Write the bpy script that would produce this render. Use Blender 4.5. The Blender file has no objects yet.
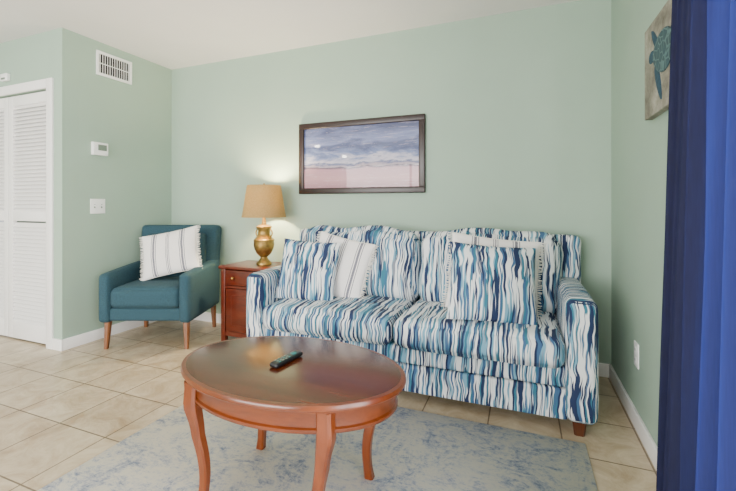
import bpy, bmesh, math, random
from mathutils import Vector, Matrix, noise as mn
random.seed(7)
scene = bpy.context.scene
COL = scene.collection

# ------------------------------------------------------------------ helpers
def L(c):
    out=[]
    for v in c[:3]:
        v=v/255.0
        out.append(v/12.92 if v<=0.04045 else ((v+0.055)/1.055)**2.4)
    return (out[0],out[1],out[2],1.0)

class NT:
    def __init__(s,name):
        s.m=bpy.data.materials.new(name); s.m.use_nodes=True
        s.t=s.m.node_tree; s.b=s.t.nodes['Principled BSDF']
    def n(s,t,**k):
        nd=s.t.nodes.new(t)
        for a,b in k.items(): setattr(nd,a,b)
        return nd
    def l(s,a,b): s.t.links.new(a,b)
    def math(s,op,a,b=None,clamp=False):
        nd=s.n('ShaderNodeMath',operation=op); nd.use_clamp=clamp
        for i,v in enumerate((a,b)):
            if v is None: continue
            if isinstance(v,(int,float)): nd.inputs[i].default_value=v
            else: s.l(v,nd.inputs[i])
        return nd.outputs[0]
    def ramp(s,fac,stops,interp='LINEAR'):
        r=s.n('ShaderNodeValToRGB'); cr=r.color_ramp; cr.interpolation=interp
        while len(cr.elements)<len(stops): cr.elements.new(0.5)
        for e,(p,c) in zip(cr.elements,stops):
            e.position=p; e.color=c
        s.l(fac,r.inputs[0]); return r.outputs[0]
    def mix(s,fac,a,b,mode='MIX'):
        nd=s.n('ShaderNodeMix',data_type='RGBA',blend_type=mode)
        if isinstance(fac,(int,float)): nd.inputs[0].default_value=fac
        else: s.l(fac,nd.inputs[0])
        for i,v in ((6,a),(7,b)):
            if isinstance(v,tuple): nd.inputs[i].default_value=v
            else: s.l(v,nd.inputs[i])
        return nd.outputs[2]
    def noise(s,vec,scale,detail=2,rough=.5,dist=0):
        nd=s.n('ShaderNodeTexNoise'); nd.inputs['Scale'].default_value=scale
        nd.inputs['Detail'].default_value=detail; nd.inputs['Roughness'].default_value=rough
        nd.inputs['Distortion'].default_value=dist
        if vec is not None: s.l(vec,nd.inputs['Vector'])
        return nd.outputs['Fac']
    def bump(s,h,strength=.2,dist=.01):
        nd=s.n('ShaderNodeBump'); nd.inputs['Strength'].default_value=strength
        nd.inputs['Distance'].default_value=dist
        s.l(h,nd.inputs['Height']); s.l(nd.outputs[0],s.b.inputs['Normal'])
    def obj(s): 
        return s.n('ShaderNodeTexCoord').outputs['Object']
    def mapping(s,vec,scale):
        nd=s.n('ShaderNodeMapping'); nd.inputs['Scale'].default_value=scale
        s.l(vec,nd.inputs['Vector']); return nd.outputs[0]

def simple(name,rgb,rough=.5,metal=0,noise_amt=.06,scale=12,bump=0,bscale=200,coat=0):
    k=NT(name); c=L(rgb); o=k.obj()
    f=k.noise(o,scale,3)
    d=tuple(max(0,v*(1-noise_amt)) for v in c[:3])+(1,)
    u=tuple(min(1,v*(1+noise_amt)) for v in c[:3])+(1,)
    k.l(k.ramp(f,[(.3,d),(.7,u)]),k.b.inputs['Base Color'])
    k.b.inputs['Roughness'].default_value=rough; k.b.inputs['Metallic'].default_value=metal
    if coat: k.b.inputs['Coat Weight'].default_value=coat; k.b.inputs['Coat Roughness'].default_value=.08
    if bump: k.bump(k.noise(o,bscale,3),bump,.003)
    return k.m

def wood(name,c1,c2,rough=.3,axis=0,coat=.3,sc=9):
    k=NT(name); o=k.obj()
    s=[sc,sc,sc]; s[axis]=sc*.12
    mp=k.mapping(o,s)
    f=k.noise(mp,3,6,.6,.8)
    f2=k.noise(k.mapping(o,[x*6 for x in s]),3,3,.6)
    fm=k.math('ADD',k.math('MULTIPLY',f,.75),k.math('MULTIPLY',f2,.25))
    k.l(k.ramp(fm,[(.32,L(c1)),(.68,L(c2))]),k.b.inputs['Base Color'])
    k.b.inputs['Roughness'].default_value=rough
    k.b.inputs['Coat Weight'].default_value=coat; k.b.inputs['Coat Roughness'].default_value=.15
    return k.m

NAVY=L((22,40,76)); STEEL=L((56,92,130)); TEAL=L((44,108,130)); AQUA=L((110,158,180)); WHT=L((222,225,224)); GREY=L((122,128,140))
def stripe_mat(name,mode='x',fs=66,ft=3.2,seed=0):
    k=NT(name); tc=k.n('ShaderNodeTexCoord')
    sp=k.n('ShaderNodeSeparateXYZ'); k.l(tc.outputs['Object'],sp.inputs[0])
    sn=k.n('ShaderNodeSeparateXYZ'); k.l(tc.outputs['Normal'],sn.inputs[0])
    X,Y,Z=sp.outputs
    if mode=='x': sel=k.math('GREATER_THAN',k.math('ABSOLUTE',sn.outputs[0]),.75)
    else: sel=k.math('LESS_THAN',k.math('ABSOLUTE',sn.outputs[1]),.7)
    inv=k.math('SUBTRACT',1.0,sel)
    s=k.math('ADD',k.math('MULTIPLY',X,inv),k.math('MULTIPLY',Y,sel))
    other=k.math('ADD',k.math('MULTIPLY',Y,inv),k.math('MULTIPLY',X,sel))
    t=k.math('ADD',Z,other)
    cw=k.n('ShaderNodeCombineXYZ'); k.l(k.math('MULTIPLY',s,6),cw.inputs[0]); k.l(k.math('MULTIPLY',t,10),cw.inputs[1]); cw.inputs[2].default_value=seed+5
    wb=k.math('MULTIPLY',k.math('SUBTRACT',k.noise(cw.outputs[0],1,1),.5),.036)
    s2=k.math('ADD',s,wb)
    def layer(z,f=1.0,ftm=1.0):
        cb=k.n('ShaderNodeCombineXYZ')
        k.l(k.math('MULTIPLY',s2,fs*f),cb.inputs[0]); k.l(k.math('MULTIPLY',t,ft*ftm),cb.inputs[1]); cb.inputs[2].default_value=seed+z
        return k.noise(cb.outputs[0],1.0,1.0,.5,.0)
    col=WHT
    def over(col,fac,th,c):
        f=k.math('MULTIPLY',k.math('SUBTRACT',fac,th),40,True)
        return k.mix(f,col,c)
    a=layer(0,.8); b=layer(13.3); c=layer(27.1,.9); d=layer(41.7,1.1,.8); e=layer(60.3,1.2)
    col=over(col,a,.49,AQUA)
    col=over(col,e,.57,GREY)
    col=over(col,b,.54,TEAL)
    col=over(col,d,.555,STEEL)
    col=over(col,c,.54,NAVY)
    col=over(col,layer(77.7,1.1),.565,WHT)
    k.l(col,k.b.inputs['Base Color']); k.b.inputs['Roughness'].default_value=.85
    k.bump(k.noise(tc.outputs['Object'],350,2),.15,.002)
    return k.m

def mesh_obj(name,bm,mat,root=None,smooth=True,local=False):
    me=bpy.data.meshes.new(name); bm.normal_update(); bm.to_mesh(me); bm.free()
    ob=bpy.data.objects.new(name,me); COL.objects.link(ob)
    if mat is not None:
        for m in (mat if isinstance(mat,list) else [mat]): me.materials.append(m)
    if smooth:
        for p in me.polygons: p.use_smooth=True
    if root: attach(ob,root,local)
    return ob
def attach(ob,root,local=False):
    ob.parent=root
    if not local: ob.matrix_parent_inverse=Matrix.Translation(-Vector(root.location))
def empty(name,loc,rotz=0):
    e=bpy.data.objects.new(name,None); COL.objects.link(e); e.location=loc; e.rotation_euler=(0,0,rotz); e.empty_display_size=.1
    return e

def box(name,lo,hi,mat,root=None,local=False,bev=0.0,segs=2,rot=None):
    lo=Vector(lo);hi=Vector(hi);c=(lo+hi)/2
    bm=bmesh.new(); bmesh.ops.create_cube(bm,size=1)
    for v in bm.verts: v.co=Vector((v.co.x*(hi.x-lo.x),v.co.y*(hi.y-lo.y),v.co.z*(hi.z-lo.z)))
    if bev>0: bmesh.ops.bevel(bm,geom=list(bm.edges),offset=bev,segments=segs,affect='EDGES',profile=.6)
    ob=mesh_obj(name,bm,mat,root,bev>0,local); ob.location=c
    if rot: ob.rotation_euler=rot
    return ob

def soft(name,c,size,r,mat,root=None,local=False,bulge=(0,0,0),n=16,rot=None,wob=0,seed=0,shape=None):
    bm=bmesh.new(); bmesh.ops.create_cube(bm,size=2)
    bmesh.ops.subdivide_edges(bm,edges=list(bm.edges),cuts=n,use_grid_fill=True)
    hs=Vector(size)/2
    for v in bm.verts:
        p=Vector([math.sin(a*math.pi/2) for a in v.co]) 
        q=Vector((p.x*hs.x,p.y*hs.y,p.z*hs.z))
        inn=Vector([max(h-r,0) for h in hs])
        cl=Vector([max(-i,min(i,a)) for a,i in zip(q,inn)])
        d=q-cl
        if d.length>1e-6: q=cl+d.normalized()*r
        for ax in range(3):
            if bulge[ax]:
                o=[i for i in range(3) if i!=ax]
                w=(1-p[o[0]]**2)*(1-p[o[1]]**2)
                q[ax]+=bulge[ax]*max(0,w)**.6*max(-1,min(1,p[ax]))
        if wob:
            q+=mn.noise_vector(q*6+Vector((seed,seed*2.1,0)))*wob
        if shape: q=shape(q,p)
        v.co=q
    ob=mesh_obj(name,bm,mat,root,True,local); ob.location=c
    if rot: ob.rotation_euler=rot
    return ob

def lathe(name,prof,mat,root=None,local=False,loc=(0,0,0),seg=48,ell=(1,1),cap=True):
    bm=bmesh.new(); rings=[]
    for r,z in prof:
        rings.append([bm.verts.new((r*math.cos(2*math.pi*i/seg)*ell[0],r*math.sin(2*math.pi*i/seg)*ell[1],z)) for i in range(seg)])
    for a,b in zip(rings,rings[1:]):
        for i in range(seg): bm.faces.new((a[i],a[(i+1)%seg],b[(i+1)%seg],b[i]))
    if cap:
        bm.faces.new(rings[0][::-1]); bm.faces.new(rings[-1])
    bmesh.ops.recalc_face_normals(bm,faces=bm.faces)
    ob=mesh_obj(name,bm,mat,root,True,local); ob.location=loc
    md=ob.modifiers.new('es','EDGE_SPLIT'); md.split_angle=math.radians(50)
    return ob

def loft_square(name,pts,mat,root=None,local=False,bev=.004):
    bm=bmesh.new(); rings=[]
    for x,y,z,wx,wy in pts:
        ring=[]
        b=min(wx,wy)*.18
        for sx,sy in ((1,1),(-1,1),(-1,-1),(1,-1)):
            if sx*sy>0: a=[(sx*wx/2,sy*(wy/2-b)),(sx*(wx/2-b),sy*wy/2)]
            else: a=[(sx*(wx/2-b),sy*wy/2),(sx*wx/2,sy*(wy/2-b))]
            for dx,dy in a: ring.append(bm.verts.new((x+dx,y+dy,z)))
        rings.append(ring)
    for a,b in zip(rings,rings[1:]):
        m=len(a)
        for i in range(m): bm.faces.new((a[i],a[(i+1)%m],b[(i+1)%m],b[i]))
    bm.faces.new(rings[0]); bm.faces.new(rings[-1][::-1])
    bmesh.ops.recalc_face_normals(bm,faces=bm.faces)
    ob=mesh_obj(name,bm,mat,root,True,local)
    md=ob.modifiers.new('es','EDGE_SPLIT'); md.split_angle=math.radians(38)
    return ob

def tube(name,pts,r,mat,root=None,local=False,cyclic=False,res=4):
    cu=bpy.data.curves.new(name,'CURVE'); cu.dimensions='3D'; cu.bevel_depth=r; cu.bevel_resolution=res
    sp=cu.splines.new('POLY'); sp.points.add(len(pts)-1)
    for p,q in zip(sp.points,pts): p.co=(*q,1)
    sp.use_cyclic_u=cyclic; cu.use_fill_caps=True
    ob=bpy.data.objects.new(name,cu); COL.objects.link(ob); cu.materials.append(mat)
    if root: attach(ob,root,local)
    return ob

# ------------------------------------------------------------------ materials
M_wall=simple('wall_sage_paint',(157,179,162),.75,noise_amt=.02,scale=3,bump=.06,bscale=250)
M_ceil=simple('ceiling_white_paint',(230,227,226),.85,noise_amt=.015,scale=3,bump=.15,bscale=120)
M_trim=simple('trim_white_gloss',(240,238,236),.4,noise_amt=.01)
M_plastic=simple('white_plastic',(242,242,240),.35,noise_amt=.01)
M_dark=simple('dark_slot',(24,24,26),.7)
M_disp=simple('lcd_display',(110,124,112),.3)

# tile floor
k=NT('floor_ceramic_tile'); o=k.obj()
mp=k.n('ShaderNodeMapping'); k.l(o,mp.inputs['Vector']); mp.inputs['Location'].default_value=(.07,.02,0)
br=k.n('ShaderNodeTexBrick'); br.offset=0; br.squash=1; k.l(mp.outputs[0],br.inputs['Vector'])
br.inputs['Scale'].default_value=1; br.inputs['Brick Width'].default_value=.335; br.inputs['Row Height'].default_value=.335
br.inputs['Mortar Size'].default_value=.0038; br.inputs['Mortar Smooth'].default_value=.2
br.inputs['Color1'].default_value=L((195,180,156)); br.inputs['Color2'].default_value=L((204,190,167)); br.inputs['Mortar'].default_value=L((120,104,84))
f=k.noise(o,6,7,.7,.8)
mot=k.ramp(f,[(.32,L((204,190,170))),(.66,L((255,255,250)))])
k.l(k.mix(.95,br.outputs['Color'],mot,'MULTIPLY'),k.b.inputs['Base Color'])
k.b.inputs['Roughness'].default_value=.3
k.bump(k.math('SUBTRACT',1.0,br.outputs['Fac']),.3,.003)
M_floor=k.m

# rug
k=NT('rug_distressed_weave'); o=k.obj()
f1=k.noise(o,4.6,9,.82,1.5)
f2=k.noise(k.mapping(o,(1,2.2,1)),20,6,.8,.4)
f3=k.noise(o,90,3,.7)
fac=k.math('ADD',k.math('ADD',k.math('MULTIPLY',f1,.5),k.math('MULTIPLY',f2,.35)),k.math('MULTIPLY',f3,.15))
col=k.ramp(fac,[(.46,L((226,220,208))),(.505,L((214,211,206))),(.54,L((184,187,198))),(.59,L((132,142,168)))])
k.l(col,k.b.inputs['Base Color']); k.b.inputs['Roughness'].default_value=.95
k.bump(k.noise(k.mapping(o,(1,3,1)),220,2),.4,.004)
M_rug=k.m

M_str=[stripe_mat('sofa_brushstroke_stripe_%d'%i,'x',seed=i*3.7) for i in range(3)]
M_strarm=stripe_mat('sofa_arm_stripe','arm',seed=11)
M_strp=stripe_mat('pillow_brushstroke_stripe','x',fs=62,ft=4,seed=20.3)
M_teal=simple('teal_tweed',(36,68,80),.9,noise_amt=.25,scale=160,bump=.3,bscale=400)
M_chairleg=wood('chair_leg_wood',(98,56,24),(132,78,38),.4,2)
M_sofaleg=wood('sofa_leg_wood',(60,28,12),(84,42,20),.4,2)
M_top=wood('table_top_wood',(56,21,8),(94,41,16),.22,0,.25)
M_tabw=wood('table_cherry_wood',(84,35,9),(116,54,18),.28,0,.25)
M_tleg=wood('table_leg_cherry',(90,38,10),(124,59,20),.28,2,.25)
M_end=wood('end_table_cherry',(72,21,8),(102,36,14),.3,0,.3)
M_brass=simple('antique_gold',(150,122,66),.34,metal=.8,noise_amt=.35,scale=25)
M_knob=simple('brass_knob',(190,150,80),.3,metal=1)
M_frame=simple('picture_frame_espresso',(36,20,18),.35,noise_amt=.2,scale=40)
M_black=simple('remote_black',(10,12,16),.35)
M_tealb=simple('remote_teal',(30,120,120),.4)
M_white_f=simple('fringe_white',(230,227,218),.95)

# ------------------------------------------------------------------ room
D=2.89; XR=.53; XL=-3.23; YL=1.9; H=2.44; XW=-5.4; YB=-3.0; T=.12
box('floor',(XW-T,YB-T,-.1),(XR+T,D+T,0),M_floor)
box('ceiling',(XW-T,YB-T,H),(XR+T,D+T,H+.1),M_ceil)
box('wall_back',(XL-T,D,0),(XR+T,D+T,H),M_wall)
box('wall_alcove',(XL-T,YL+T,0),(XL,D,H),M_wall)
OX1=-3.395; LW=.56; OX0=OX1-2*LW; OZ=2.0
wr=empty('wall_closet',(XL-1,YL,1))
box('wall_closet_right',(OX1,YL,0),(XL,YL+T,H),M_wall,wr)
box('wall_closet_head',(OX0,YL,OZ),(OX1,YL+T,H),M_wall,wr)
box('wall_closet_left',(XW,YL,0),(OX0,YL+T,H),M_wall,wr)
box('wall_closet_inner',(OX0-.1,YL+.4,0),(XL-T-.001,YL+.45,H),M_wall,wr)
GY0=-1.0; GY1=1.22; GZ=2.06
wr=empty('wall_right',(XR,1,1))
box('wall_right_far',(XR,GY1,0),(XR+T,D,H),M_wall,wr)
box('wall_right_head',(XR,GY0,GZ),(XR+T,GY1,H),M_wall,wr)
box('wall_right_near',(XR,YB,0),(XR+T,GY0,H),M_wall,wr)
WX0=-4.2; WX1=-.6; WZ0=.5; WZ1=2.1
wr=empty('wall_rear',(-2,YB,1))
box('wall_rear_a',(XW,YB-T,0),(WX0,YB,H),M_wall,wr)
box('wall_rear_b',(WX1,YB-T,0),(XR+T,YB,H),M_wall,wr)
box('wall_rear_c',(WX0,YB-T,0),(WX1,YB,WZ0),M_wall,wr)
box('wall_rear_d',(WX0,YB-T,WZ1),(WX1,YB,H),M_wall,wr)
box('wall_left',(XW-T,YB,0),(XW,YL+T,H),M_wall)
wr=empty('window_1',(-2.4,YB,1.3))
for i,(a,b) in enumerate((((WX0,WZ0),(WX1,WZ0+.05)),((WX0,WZ1-.05),(WX1,WZ1)),((WX0,WZ0+.05),(WX0+.05,WZ1-.05)),((WX1-.05,WZ0+.05),(WX1,WZ1-.05)),((-2.425,WZ0+.05),(-2.375,WZ1-.05)))):
    box('frame_%d'%i,(a[0],YB-.08,a[1]),(b[0],YB-.03,b[1]),M_trim,wr)
wr=empty('door_1',(XR+.05,0,1))
for i,(a,b) in enumerate((((GY0,0),(GY1,.05)),((GY0,GZ-.05),(GY1,GZ)),((GY0,.05),(GY0+.05,GZ-.05)),((GY1-.05,.05),(GY1,GZ-.05)),((.08,.05),(.14,GZ-.05)))):
    box('glass_door_frame_%d'%i,(XR+.03,a[0],a[1]),(XR+.08,b[0],b[1]),M_trim,wr)
BB=.085;BT=.014
box('baseboard_back',(XL+BT,D-BT,0),(XR-BT,D,BB),M_trim,bev=.003)
box('baseboard_right',(XR-BT,GY1+.02,0),(XR,D,BB),M_trim,bev=.003)
box('baseboard_alcove',(XL,YL,0),(XL+BT,D,BB),M_trim,bev=.003)
TW=.07
box('baseboard_closet',(OX1+TW,YL-BT,0),(XL+BT,YL,BB),M_trim,bev=.003)
box('trim_1',(OX1,YL-.018,0),(OX1+TW,YL,OZ+TW),M_trim,bev=.004)
box('trim_2',(OX0-TW,YL-.018,0),(OX0,YL,OZ+TW),M_trim,bev=.004)
box('trim_3',(OX0,YL-.018,OZ),(OX1,YL,OZ+TW),M_trim,bev=.004)
for li in range(2):
    dr=empty('door_%d'%(2+li),(OX1-LW/2-LW*li,YL+.04,1))
    x1=OX1-.006-(LW-.002)*li; x0=x1-(LW-.008); y0=YL+.02; y1=YL+.05; st=.06
    box('stile_1',(x0,y0,.012),(x0+st,y1,OZ-.008),M_trim,dr,bev=.002)
    box('stile_2',(x1-st,y0,.012),(x1,y1,OZ-.008),M_trim,dr,bev=.002)
    rails=[(.012,.15),(.97,1.05),(OZ-.09,OZ-.008)]
    for i,(a,b) in enumerate(rails): box('rail_%d'%i,(x0+st,y0,a),(x1-st,y1,b),M_trim,dr,bev=.002)
    bm=bmesh.new()
    for a,b in ((.15,.97),(1.05,OZ-.09)):
        z=a+.012
        while z<b-.008:
            r=bmesh.ops.create_cube(bm,size=1)
            mt=Matrix.Translation(((x0+x1)/2,(y0+y1)/2,z))@Matrix.Rotation(math.radians(52),4,'X')@Matrix.Diagonal((x1-x0-2*st,.044,.006,1))
            bmesh.ops.transform(bm,matrix=mt,verts=r['verts'])
            z+=.031
    mesh_obj('louver_slats',bm,M_trim,dr,False)

# ---- wall fittings
e=empty('air_vent',(XL,2.31,2.26))
y0,y1,z0,z1=2.15,2.46,2.165,2.365
for i,(a,b,c,d) in enumerate(((y0,y1,z0,z0+.022),(y0,y1,z1-.022,z1),(y0,y0+.022,z0+.022,z1-.022),(y1-.022,y1,z0+.022,z1-.022))):
    box('rim_%d'%i,(XL,a,c),(XL+.014,b,d),M_plastic,e,bev=.003)
box('duct_dark',(XL,y0+.02,z0+.02),(XL+.002,y1-.02,z1-.02),M_dark,e)
bm=bmesh.new()
for i in range(13):
    yy=y0+.032+i*(y1-y0-.064)/12
    r=bmesh.ops.create_cube(bm,size=1)
    bmesh.ops.transform(bm,matrix=Matrix.Translation((XL+.007,yy,(z0+z1)/2))@Matrix.Rotation(math.radians(-20),4,'Z')@Matrix.Diagonal((.009,.0035,z1-z0-.044,1)),verts=r['verts'])
r=bmesh.ops.create_cube(bm,size=1)
bmesh.ops.transform(bm,matrix=Matrix.Translation((XL+.01,(y0+y1)/2,(z0+z1)/2))@Matrix.Diagonal((.004,y1-y0-.044,.006,1)),verts=r['verts'])
mesh_obj('vent_fins',bm,M_plastic,e,False)
e=empty('thermostat',(XL,2.18,1.56))
box('body',(XL,2.11,1.505),(XL+.03,2.235,1.61),M_plastic,e,bev=.006,segs=3)
box('display',(XL+.0295,2.15,1.545),(XL+.032,2.22,1.592),M_disp,e)
box('button_1',(XL+.0295,2.122,1.575),(XL+.033,2.137,1.59),M_trim,e,bev=.001)
box('button_2',(XL+.0295,2.122,1.55),(XL+.033,2.137,1.565),M_trim,e,bev=.001)
e=empty('light_switch',(XL,2.18,1.09))
box('plate',(XL,2.105,1.03),(XL+.006,2.225,1.15),M_plastic,e,bev=.002)
for i in range(2):
    yy=2.138+.056*i
    box('slot_%d'%i,(XL+.006,yy-.006,1.075),(XL+.0065,yy+.006,1.105),M_disp,e)
    box('toggle_%d'%i,(XL+.006,yy-.004,1.088),(XL+.017,yy+.004,1.1),M_plastic,e,bev=.001)
e=empty('wall_outlet',(XR,2.29,.36))
box('plate',(XR-.006,2.25,.30),(XR,2.325,.42),M_plastic,e,bev=.002)
for i in range(2):
    zz=.335+.05*i
    box('socket_%d'%i,(XR-.009,2.272,zz-.016),(XR-.005,2.303,zz+.016),M_plastic,e,bev=.003)
    for j in (-.006,.006): box('slot_%d_%d'%(i,0 if j<0 else 1),(XR-.0095,2.2875+j-.0012,zz-.005),(XR-.0088,2.2875+j+.0012,zz+.007),M_dark,e)
e=empty('motion_sensor',(-3.93,YL,2.14))
box('body',(-3.97,YL-.03,2.11),(-3.88,YL,2.17),M_plastic,e,bev=.006)
box('lens',(-3.95,YL-.033,2.12),(-3.90,YL-.029,2.135),M_disp,e,bev=.001)

# ------------------------------------------------------------------ rug
bm=bmesh.new(); bmesh.ops.create_cube(bm,size=1)
for v_ in bm.verts: v_.co=Vector((v_.co.x*1.995,v_.co.y*2.6,v_.co.z*.010))
bmesh.ops.bevel(bm,geom=list(bm.edges),offset=.004,segments=2,affect='EDGES')
rug=mesh_obj('area_rug',bm,M_rug,None,True); rug.location=(-.7275,.73,.0052)
RZ=.0105

# ------------------------------------------------------------------ sofa
SX0,SX1=-1.67,.33; AW=.135
sofa=empty('striped_sofa',(-.67,2.44,0))
ix0,ix1=SX0+AW,SX1-AW
soft('base_lower_panel',((ix0+ix1)/2,2.40,.14),(ix1-ix0+.02,.62,.15),.012,M_str[0],sofa,n=12)
soft('base_upper_rail',((ix0+ix1)/2,2.405,.27),(ix1-ix0+.02,.63,.10),.016,M_str[1],sofa,n=12,bulge=(0,.006,0))
for nm,xc in (('arm_left',SX0+AW/2),('arm_right',SX1-AW/2)):
    soft(nm,(xc,2.42,.36),(AW,.72,.58),.035,M_strarm,sofa,n=16,bulge=(.008,.012,.012),wob=.004,seed=xc)
soft('back_frame',(-.66,2.75,.492),(SX1-SX0,.15,.84),.045,M_str[2],sofa,n=20,rot=(math.radians(-1.5),0,0),wob=.004)
cw=(ix1-ix0)/2
split=.03
for i in range(2):
    xc=ix0+cw*(i+.5)
    soft('seat_cushion_%d'%(i+1),(xc,2.345,.395),(cw-.006,.64,.145),.050,M_str[i],sofa,n=20,bulge=(.0,.012,.028),wob=.006,seed=i*5+1)
    def bk(q,p,i=i):
        w=max(0,p.z)
        q.z+= .012*w*math.sin(p.x*6+i*2)
        q.z-= .030*w*abs(p.x)**6
        return q
    bx0=ix0-.01 if i==0 else ix0+cw+split; bx1=ix0+cw+split if i==0 else ix1+.02
    soft('back_cushion_%d'%(i+1),((bx0+bx1)/2,2.59,.685),(bx1-bx0,.20,.50),.095,M_str[2-i],sofa,n=22,bulge=(0,.045,.012),rot=(math.radians(-9),0,0),wob=.010,seed=i*7+3,shape=bk)
for nm,x,y in (('leg_1',SX0+.07,2.12),('leg_2',SX1-.075,2.12),('leg_3',SX0+.07,2.72),('leg_4',SX1-.075,2.72)):
    loft_square(nm,[(x,y,0.0,.045,.045),(x,y,.085,.065,.065)],M_sofaleg,sofa)

# ------------------------------------------------------------------ pillows
def white_stripe_mat(name,bands,col=(40,44,78)):
    k=NT(name); o=k.obj(); sp=k.n('ShaderNodeSeparateXYZ'); k.l(o,sp.inputs[0])
    tot=None
    for c,w in bands:
        g=k.math('LESS_THAN',k.math('ABSOLUTE',k.math('SUBTRACT',sp.outputs[0],c)),w)
        tot=g if tot is None else k.math('ADD',tot,g,True)
    n_=k.noise(k.mapping(o,(1,1,1)),300,2)
    tot=k.math('MULTIPLY',tot,k.math('ADD',.5,k.math('MULTIPLY',n_,.6)),True)
    k.l(k.mix(tot,L((234,230,226)),L(col)),k.b.inputs['Base Color']); k.b.inputs['Roughness'].default_value=.9
    k.bump(k.noise(o,200,2),.3,.003)
    return k.m
M_wp=white_stripe_mat('white_pillow_striped',[(-.115,.008),(-.133,.0025),(-.097,.0025),(.115,.008),(.133,.0025),(.097,.0025),(0,.003),(-.012,.002),(.012,.002)])

def pillow(name,loc,w,h,t,rot,mat,fringe=False,seed=0):
    root=empty(name,loc); root.rotation_euler=rot
    N=22; bm=bmesh.new(); G={}
    def P(u,v,sgn):
        x=w/2*u*(1-.055*(1-v*v)); z=h/2*v*(1-.055*(1-u*u))
        th=t/2*(max(0,(1-u**2)*(1-v**2)))**.42
        wv=mn.noise(Vector((u*2.2+seed,v*2.2,sgn)))*.012*(1-max(abs(u),abs(v))**4)
        return Vector((x,sgn*(th+wv*0.9) if th>1e-5 else 0,z))
    for sgn in (-1,1):
        for i in range(N+1):
            for j in range(N+1):
                u=math.sin((i/N*2-1)*math.pi/2); v=math.sin((j/N*2-1)*math.pi/2)
                if sgn==1 and (i in(0,N) or j in(0,N)): G[sgn,i,j]=G[-1,i,j]
                else: G[sgn,i,j]=bm.verts.new(P(u,v,sgn))
        for i in range(N):
            for j in range(N):
                q=[G[sgn,i,j],G[sgn,i+1,j],G[sgn,i+1,j+1],G[sgn,i,j+1]]
                bm.faces.new(q if sgn==-1 else q[::-1])
    mesh_obj('cover',bm,mat,root,True,True)
    pts=[]
    K=16
    for i in range(K): u=-1+2*i/K; pts.append(P(u,-1,1))
    for i in range(K): v=-1+2*i/K; pts.append(P(1,v,1))
    for i in range(K): u=1-2*i/K; pts.append(P(u,1,1))
    for i in range(K): v=1-2*i/K; pts.append(P(-1,v,1))
    tube('seam',[tuple(p) for p in pts],.0035,M_white_f if fringe else mat,root,True,True,2)
    if fringe:
        bm=bmesh.new()
        for s in (-1,1):
            for i in range(44):
                v=-1+2*(i+.5)/44; p=P(s,v,1)
                ln=random.uniform(.020,.032)
                d=Vector((s*ln,random.uniform(-.006,.006),random.uniform(-.007,.007)))
                r=bmesh.ops.create_cone(bm,segments=5,radius1=.0035,radius2=.0022,depth=1,cap_ends=True)
                q=Vector((0,0,1)).rotation_difference(d.normalized()).to_matrix().to_4x4()
                bmesh.ops.transform(bm,matrix=Matrix.Translation(p+d/2)@q@Matrix.Diagonal((1,1,d.length,1)),verts=r['verts'])
        mesh_obj('fringe',bm,M_white_f,root,True,True)
    return root
R=math.radians
pillow('striped_throw_pillow',(-1.325,2.27,.665),.41,.40,.12,(R(-16),R(3),R(6)),M_strp,False,1)
pillow('white_throw_pillow',(-1.15,2.39,.68),.40,.41,.09,(R(-16),R(12),R(4)),M_wp,True,2)
pillow('striped_throw_pillow.001',(-.15,2.21,.68),.46,.42,.13,(R(-20),R(4),R(14)),M_strp,False,3)
pillow('white_throw_pillow.001',(-.155,2.36,.70),.50,.44,.09,(R(-18),R(6),R(10)),M_wp,True,4)

# ------------------------------------------------------------------ coffee table
ct=empty('oval_coffee_table',(-.83,1.28,0))
A,B=.458,.298
def ellipse_lathe(name,prof,mat,seg=96):
    bm=bmesh.new(); rings=[]
    for off,z in prof:
        rings.append([bm.verts.new(((A+off)*math.cos(2*math.pi*i/seg),(B+off)*math.sin(2*math.pi*i/seg),z)) for i in range(seg)])
    for a,b in zip(rings,rings[1:]):
        for i in range(seg): bm.faces.new((a[i],a[(i+1)%seg],b[(i+1)%seg],b[i]))
    bm.faces.new(rings[0][::-1]); bm.faces.new(rings[-1])
    bmesh.ops.recalc_face_normals(bm,faces=bm.faces)
    ob=mesh_obj(name,bm,mat,ct,True); ob.location=(-.835,1.295,0)
    md=ob.modifiers.new('es','EDGE_SPLIT'); md.split_angle=R(40)
    return ob
TZ=.488
ellipse_lathe('top_panel',[(-.016,TZ-.012),(-.016,TZ-.0006),(-.019,TZ)],M_top)
ellipse_lathe('top_rim',[(-.03,TZ-.026),(-.006,TZ-.026),(-.004,TZ-.020),(0,TZ-.016),(0,TZ-.006),(-.004,TZ-.001),(-.015,TZ-.0002)],M_tabw)
ellipse_lathe('apron',[(-.05,TZ-.104),(-.034,TZ-.104),(-.030,TZ-.099),(-.030,TZ-.090),(-.038,TZ-.086),(-.038,TZ-.040),(-.033,TZ-.034),(-.033,TZ-.024)],M_tabw)
for i,(sx,sy) in enumerate(((-1,-1),(1,-1),(1,1),(-1,1))):
    pts=[]
    for j in range(19):
        s=j/18; z=RZ+(TZ-.03-RZ)*s
        off=.030*s**1.5-.014*math.sin(math.pi*min(1,s/.55))+.010*math.exp(-((s-.80)/.12)**2)
        wd=.031+.022*s**1.3+.008*math.exp(-((s-.80)/.1)**2)+.006*math.exp(-(s/.06)**2)
        fx=-.035 if (sx,sy)==(1,-1) else 0
        pts.append((-.83+sx*(.262+off)+fx,1.285+sy*(.174+off*.4)-(.006 if fx else 0),z,wd,wd*.92))
    loft_square('leg_%d'%(i+1),pts,M_tleg,ct)
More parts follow.
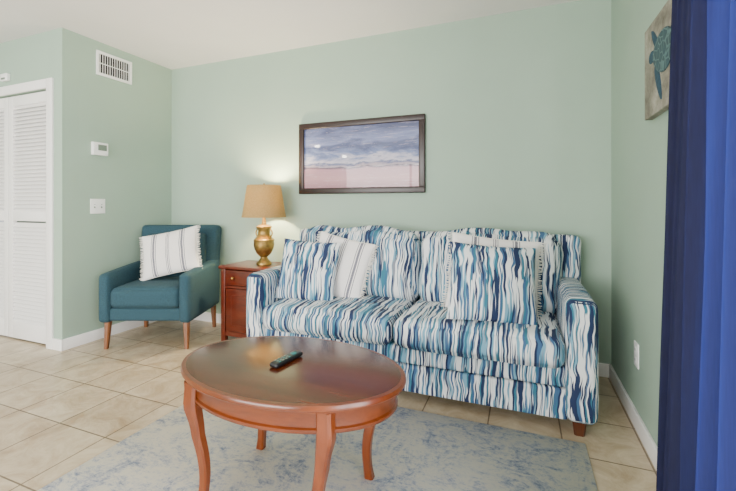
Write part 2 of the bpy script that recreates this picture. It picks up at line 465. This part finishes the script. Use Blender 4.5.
# remote
rm=empty('remote_control',(-.855,1.304,TZ+.001)); rm.rotation_euler=(0,0,R(82))
soft('body',(0,0,.010),(.155,.042,.018),.008,M_black,rm,True,n=10)
for i in range(4):
    for j in range(3):
        soft('key_%d_%d'%(i,j),(-.05+i*.018,-.011+j*.011,.0195),(.008,.006,.003),.001,M_disp if (i+j)%3 else M_tealb,rm,True,n=1)
lathe('nav_ring',[(.012,.018),(.012,.0205),(.006,.021)],M_tealb,rm,True,(.04,0,0),24)

# ------------------------------------------------------------------ armchair
ch=empty('teal_armchair',(-2.78,2.43,0),R(21.5))
W=.70
soft('seat_rail',(0,-.01,.265),(W-.10,.60,.10),.02,M_teal,ch,True,n=10)
soft('seat_cushion',(0,-.06,.39),(W-.165,.54,.155),.045,M_teal,ch,True,n=16,bulge=(0,.012,.022))
for nm,s in (('arm_left',-1),('arm_right',1)):
    def ash(q,p):
        q.z+= .02*(q.y/.3)*max(0,p.z)
        return q
    soft(nm,(s*(W/2-.045),-.02,.40),(.088,.62,.39),.030,M_teal,ch,True,n=14,bulge=(.006,.006,.004),shape=ash)
def bsh(q,p):
    q.x*=1+.03*max(0,p.z)
    return q
soft('backrest',(0,.255,.58),(W-.02,.13,.68),.04,M_teal,ch,True,n=16,bulge=(0,.018,.0),rot=(R(-7),0,0),shape=bsh)
soft('back_cushion',(0,.17,.64),(W-.18,.10,.42),.04,M_teal,ch,True,n=16,bulge=(0,.025,.006),rot=(R(-8),0,0))
for i,(sx,sy) in enumerate(((-1,-1),(1,-1),(1,1),(-1,1))):
    x=sx*.30; y=(-.27 if sy<0 else .24)
    loft_square('leg_%d'%(i+1),[(x+sx*.008,y+sy*.015,0,.028,.028),(x,y,.235,.046,.046)],M_chairleg,ch,True)
cp=Matrix.Rotation(R(21.5),4,'Z')@Vector((.055,-.03,0))
pillow('white_throw_pillow.002',(-2.78+cp.x,2.43+cp.y,.705),.46,.38,.12,(R(-22),R(-12),R(21.5+4)),M_wp,True,6)

# ------------------------------------------------------------------ end table
et=empty('end_table',(-2.03,2.66,0))
ex0,ex1,ey0,ey1,ez=-2.26,-1.78,2.50,2.84,.61
box('top',(ex0-.015,ey0-.015,ez-.022),(ex1+.015,ey1+.01,ez),M_end,et,bev=.005)
for i,(x,y) in enumerate(((ex0,ey0),(ex1-.04,ey0),(ex0,ey1-.04),(ex1-.04,ey1-.04))):
    box('leg_%d'%(i+1),(x,y,0),(x+.04,y+.04,ez-.022),M_end,et,bev=.003)
box('side_panel_1',(ex0+.008,ey0+.04,.07),(ex0+.022,ey1-.04,ez-.022),M_end,et)
box('side_panel_2',(ex1-.022,ey0+.04,.07),(ex1-.008,ey1-.04,ez-.022),M_end,et)
box('back_panel',(ex0+.04,ey1-.02,.07),(ex1-.04,ey1-.008,ez-.022),M_end,et)
box('drawer_rail',(ex0+.04,ey0+.006,.435),(ex1-.04,ey0+.03,.455),M_end,et)
box('drawer_front',(ex0+.045,ey0-.004,.46),(ex1-.045,ey0+.016,ez-.03),M_end,et,bev=.004)
box('door_front',(ex0+.045,ey0+.004,.09),(ex1-.045,ey0+.02,.43),M_end,et,bev=.004)
box('door_raised_panel',(ex0+.10,ey0-.002,.14),(ex1-.10,ey0+.006,.38),M_end,et,bev=.006)
box('bottom_rail',(ex0+.04,ey0+.006,.05),(ex1-.04,ey0+.03,.088),M_end,et)
for i,x in enumerate((ex0+.13,ex1-.13)):
    bm=bmesh.new(); bmesh.ops.create_uvsphere(bm,u_segments=16,v_segments=10,radius=.012)
    s_=mesh_obj('knob_%d'%i,bm,M_knob,et); s_.location=(x,ey0-.018,.52)
    tube('knob_stem_%d'%i,[(x,ey0-.016,.52),(x,ey0+.002,.52)],.005,M_knob,et)

# ------------------------------------------------------------------ lamp
lx,ly=-1.975,2.68
lp=empty('table_lamp',(lx,ly,ez))
lathe('urn_base',[(.060,0),(.062,.012),(.056,.022),(.048,.030),(.040,.040),(.030,.052),(.028,.062),(.042,.074),(.064,.10),(.078,.135),(.084,.165),(.080,.19),(.084,.20),(.084,.207),(.072,.215),(.056,.235),(.048,.255),(.050,.285),(.062,.302),(.064,.312),(.042,.322),(.020,.330),(.014,.36),(.010,.40)],M_brass,lp,False,(lx,ly,ez+.001),40)
for i in (-1,1):
    pts=[(lx+i*(.050+.030*math.sin(j*math.pi/10)),ly,ez+.215+.09*j/10) for j in range(11)]
    tube('handle_%d'%(0 if i<0 else 1),pts,.006,M_brass,lp)
k=NT('lampshade_linen'); o=k.obj()
k.l(k.ramp(k.noise(o,120,3),[(.3,L((150,124,76))),(.7,L((170,144,94)))]),k.b.inputs['Base Color']); k.b.inputs['Roughness'].default_value=.9
tr=k.n('ShaderNodeBsdfTranslucent'); tr.inputs[0].default_value=L((200,172,104))
ms=k.n('ShaderNodeMixShader'); ms.inputs[0].default_value=.13
k.l(k.b.outputs[0],ms.inputs[1]); k.l(tr.outputs[0],ms.inputs[2]); k.l(ms.outputs[0],k.t.nodes['Material Output'].inputs[0])
M_shade=k.m
sz=1.0
lathe('shade',[(.178,sz),(.168,sz+.05),(.158,sz+.11),(.148,sz+.18),(.136,sz+.255),(.133,sz+.262),(.131,sz+.255),(.144,sz+.18),(.155,sz+.11),(.165,sz+.05),(.175,sz)],M_shade,lp,False,(lx,ly,0),56,cap=False)
for i in range(3):
    a=i*2*math.pi/3
    tube('spider_%d'%i,[(lx,ly,sz+.245),(lx+.136*math.cos(a),ly+.136*math.sin(a),sz+.25)],.0022,M_brass,lp)
tube('harp',[(lx+.05*math.sin(t),ly,sz+.02+.225*(1-math.cos(t))/2) for t in [j*2*math.pi/24 for j in range(24)]],.002,M_brass,lp,False,True)
lathe('finial',[(.004,0),(.009,.008),(.011,.018),(.007,.028),(.002,.036)],M_brass,lp,False,(lx,ly,sz+.245),16)
bm=bmesh.new(); bmesh.ops.create_uvsphere(bm,u_segments=16,v_segments=12,radius=.028)
kb=NT('bulb_glass'); kb.b.inputs['Emission Color'].default_value=L((255,214,160)); kb.b.inputs['Emission Strength'].default_value=12
bb=mesh_obj('bulb',bm,kb.m,lp); bb.location=(lx,ly,sz+.10)
tube('bulb_socket',[(lx,ly,sz+.0),(lx,ly,sz+.075)],.014,M_brass,lp)
ld=bpy.data.lights.new('lamp_light','POINT'); ld.energy=75; ld.color=(1,.82,.52); ld.shadow_soft_size=.05
lo=bpy.data.objects.new('lamp_light',ld); COL.objects.link(lo); lo.location=(lx,ly,sz+.165); attach(lo,lp)

# ------------------------------------------------------------------ picture
fx0,fx1,fz0,fz1=-1.757,-.672,1.192,1.783
pc=empty('framed_beach_painting',((fx0+fx1)/2,D,(fz0+fz1)/2))
fw=.048; fy0=D-.03
def frame_bar(name,a,b,c,d):
    box(name,(a,fy0,c),(b,D-.001,d),M_frame,pc,bev=.006)
frame_bar('frame_bottom',fx0,fx1,fz0,fz0+fw); frame_bar('frame_top',fx0,fx1,fz1-fw,fz1)
frame_bar('frame_left',fx0,fx0+fw,fz0+fw*.9,fz1-fw*.9); frame_bar('frame_right',fx1-fw,fx1,fz0+fw*.9,fz1-fw*.9)
k=NT('beach_painting'); o=k.obj(); sp=k.n('ShaderNodeSeparateXYZ'); k.l(o,sp.inputs[0])
hgt=fz1-fz0-2*fw
zz=k.math('DIVIDE',k.math('ADD',sp.outputs[2],hgt/2),hgt)
n1=k.noise(k.mapping(o,(1.3,1,5)),2.2,6,.65,.6)
msk=k.ramp(zz,[(.30,(.12,.12,.12,1)),(.5,(1,1,1,1))])
zj=k.math('ADD',zz,k.math('MULTIPLY',k.math('MULTIPLY',k.math('SUBTRACT',n1,.5),.7),msk))
base=k.ramp(zj,[(0,L((156,112,122))),(.14,L((190,144,150))),(.30,L((184,138,150))),(.335,L((62,56,84))),(.36,L((184,166,176))),(.40,L((84,96,138))),(.44,L((196,190,204))),(.54,L((108,122,166))),(.66,L((54,66,112))),(.78,L((112,122,166))),(1,L((52,62,106)))])
n2=k.noise(k.mapping(o,(1.5,1,22)),4,6,.75)
base=k.mix(k.math('MULTIPLY',k.math('GREATER_THAN',n2,.58),.3),base,L((212,196,206)))
k.l(base,k.b.inputs['Base Color']); k.b.inputs['Roughness'].default_value=.5
k.b.inputs['Coat Weight'].default_value=.5; k.b.inputs['Coat Roughness'].default_value=.03
box('canvas',(fx0+fw-.004,D-.016,fz0+fw-.004),(fx1-fw+.004,D-.004,fz1-fw+.004),k.m,pc)

# ------------------------------------------------------------------ turtle painting on right wall
ty0,ty1,tz0,tz1=1.635,2.04,1.47,1.855
tp=empty('turtle_painting',(XR,(ty0+ty1)/2,(tz0+tz1)/2))
k=NT('turtle_canvas'); o=k.obj()
k.l(k.ramp(k.noise(o,9,6,.7),[(.3,L((84,78,68))),(.5,L((134,130,116))),(.7,L((174,170,156)))]),k.b.inputs['Base Color']); k.b.inputs['Roughness'].default_value=.8
box('canvas_panel',(XR-.030,ty0,tz0),(XR-.001,ty1,tz1),k.m,tp,bev=.002)
k=NT('turtle_shell_paint'); o=k.obj(); v=k.n('ShaderNodeTexVoronoi'); v.inputs['Scale'].default_value=28; v.feature='DISTANCE_TO_EDGE'; k.l(o,v.inputs['Vector'])
k.l(k.ramp(v.outputs['Distance'],[(.03,L((80,110,114))),(.10,L((12,40,56))),(.5,L((28,74,88)))]),k.b.inputs['Base Color']); M_ts=k.m
M_tf=simple('turtle_skin_paint',(26,62,82),.7,noise_amt=.4,scale=60)
def flat(name,pts,mat,dx):
    bm=bmesh.new(); vs=[bm.verts.new((XR-.030-dx,y,z)) for y,z in pts]; f=bm.faces.new(vs)
    r=bmesh.ops.extrude_face_region(bm,geom=[f]); 
    for e_ in r['geom']:
        if isinstance(e_,bmesh.types.BMVert): e_.co.x+=dx
    bmesh.ops.recalc_face_normals(bm,faces=bm.faces)
    mesh_obj(name,bm,mat,tp,False)
cy,cz=1.80,1.69
def ell(cy,cz,a,b,ang,n=28,egg=0):
    out=[]
    for i in range(n):
        t=2*math.pi*i/n; x=a*math.cos(t); y=b*math.sin(t)*(1-egg*math.cos(t))
        out.append((cy+x*math.cos(ang)-y*math.sin(ang),cz+x*math.sin(ang)+y*math.cos(ang)))
    return out
flat('turtle_shell',ell(cy,cz,.115,.080,R(10),egg=.15),M_ts,.003)
flat('turtle_head',ell(cy+.135,cz+.02,.036,.025,R(0)),M_tf,.002)
flat('front_flipper',ell(cy+.05,cz-.105,.085,.024,R(-115),egg=.3),M_tf,.002)
flat('front_flipper_far',ell(cy+.10,cz+.085,.055,.018,R(50),egg=.3),M_tf,.002)
flat('rear_flipper',ell(cy-.105,cz-.055,.045,.017,R(-140)),M_tf,.002)
flat('rear_flipper_far',ell(cy-.11,cz+.05,.04,.015,R(150)),M_tf,.002)

# ------------------------------------------------------------------ curtain
k=NT('curtain_blue_fabric'); o=k.obj()
k.l(k.ramp(k.noise(k.mapping(o,(60,60,3)),4,3),[(.3,L((13,17,50))),(.7,L((20,26,68)))]),k.b.inputs['Base Color'])
k.b.inputs['Roughness'].default_value=.8
tr=k.n('ShaderNodeBsdfTranslucent'); tr.inputs[0].default_value=L((44,62,146))
ms=k.n('ShaderNodeMixShader'); ms.inputs[0].default_value=.25
k.l(k.b.outputs[0],ms.inputs[1]); k.l(tr.outputs[0],ms.inputs[2]); k.l(ms.outputs[0],k.t.nodes['Material Output'].inputs[0])
cr=empty('window_curtain',(.43,1.2,0))
bm=bmesh.new(); NU,NV=260,30; zt,zb=2.26,.03
g=[]
for j in range(NV+1):
    s=j/NV; z=zt+(zb-zt)*s; row=[]
    yf=1.35+.20*s**1.2; yn=.78
    for i in range(NU+1):
        u=i/NU; y=yf+(yn-yf)*u
        ph=2*math.pi*(7.5*u**.66)
        amp=(.016+.026*min(1,u*2.2))*(.75+.35*s)
        x=.425+amp*math.sin(ph+.5*math.sin(2.2*s+u*5))+.006*math.sin(ph*2.3+s*3)
        y+=.010*math.cos(ph*1.0+1)
        row.append(bm.verts.new((x,y,z)))
    g.append(row)
for j in range(NV):
    for i in range(NU): bm.faces.new((g[j][i],g[j+1][i],g[j+1][i+1],g[j][i+1]))
mesh_obj('drape',bm,k.m,cr)
M_rod=simple('curtain_rod_metal',(90,84,80),.3,metal=1)
tube('rod',[(.425,-1.25,2.25),(.425,1.52,2.25)],.011,M_rod,cr)
for i,y in enumerate((-1.2,1.48)):
    tube('bracket_%d'%i,[(.425,y,2.25),(XR,y,2.25)],.007,M_rod,cr)

# pendant lights behind the viewpoint
M_glow=NT('pendant_glass'); M_glow.b.inputs['Emission Color'].default_value=L((255,244,228)); M_glow.b.inputs['Emission Strength'].default_value=150
for i,(px_,py_,pz_) in enumerate(((-3.07,-.85,2.0),(-3.15,.04,2.07))):
    cl=empty('pendant_light',(px_,py_,H))
    bm=bmesh.new(); bmesh.ops.create_uvsphere(bm,u_segments=24,v_segments=16,radius=.03)
    g_=mesh_obj('bulb',bm,M_glow.m,cl); g_.location=(px_,py_,pz_)
    g_.scale=(1.5,1.5,.8)
    tube('cord',[(px_,py_,pz_+.02),(px_,py_,H-.02)],.004,M_rod,cl)
    lathe('canopy',[(.06,H-.025),(.06,H-.001)],M_rod,cl,False,(px_,py_,0),24)

# ------------------------------------------------------------------ lights
def area(name,loc,rot,sx,sy,e,col):
    d=bpy.data.lights.new(name,'AREA'); d.shape='RECTANGLE'; d.size=sx; d.size_y=sy; d.energy=e; d.color=col
    o_=bpy.data.objects.new(name,d); COL.objects.link(o_); o_.location=loc; o_.rotation_euler=rot
area('window_daylight',((WX0+WX1)/2,YB-.3,1.35),(R(90),0,0),3.5,1.6,370,(1,.975,.95))
area('door_daylight',(XR+.35,.1,1.1),(0,R(90),0),2.0,2.2,170,(.98,.985,1))
w=bpy.data.worlds.new('World'); scene.world=w; w.use_nodes=True
bg=w.node_tree.nodes['Background']; bg.inputs[0].default_value=(.90,.94,1,1); bg.inputs[1].default_value=.9

# ------------------------------------------------------------------ camera
cd=bpy.data.cameras.new('camera'); cam=bpy.data.objects.new('camera',cd); COL.objects.link(cam)
cam.location=(0,0,1.1); cam.rotation_euler=(R(90),0,R(21.5)); cd.sensor_width=36; cd.lens=391/736*36; cd.shift_y=-40.5/736; cd.clip_start=.05
scene.camera=cam
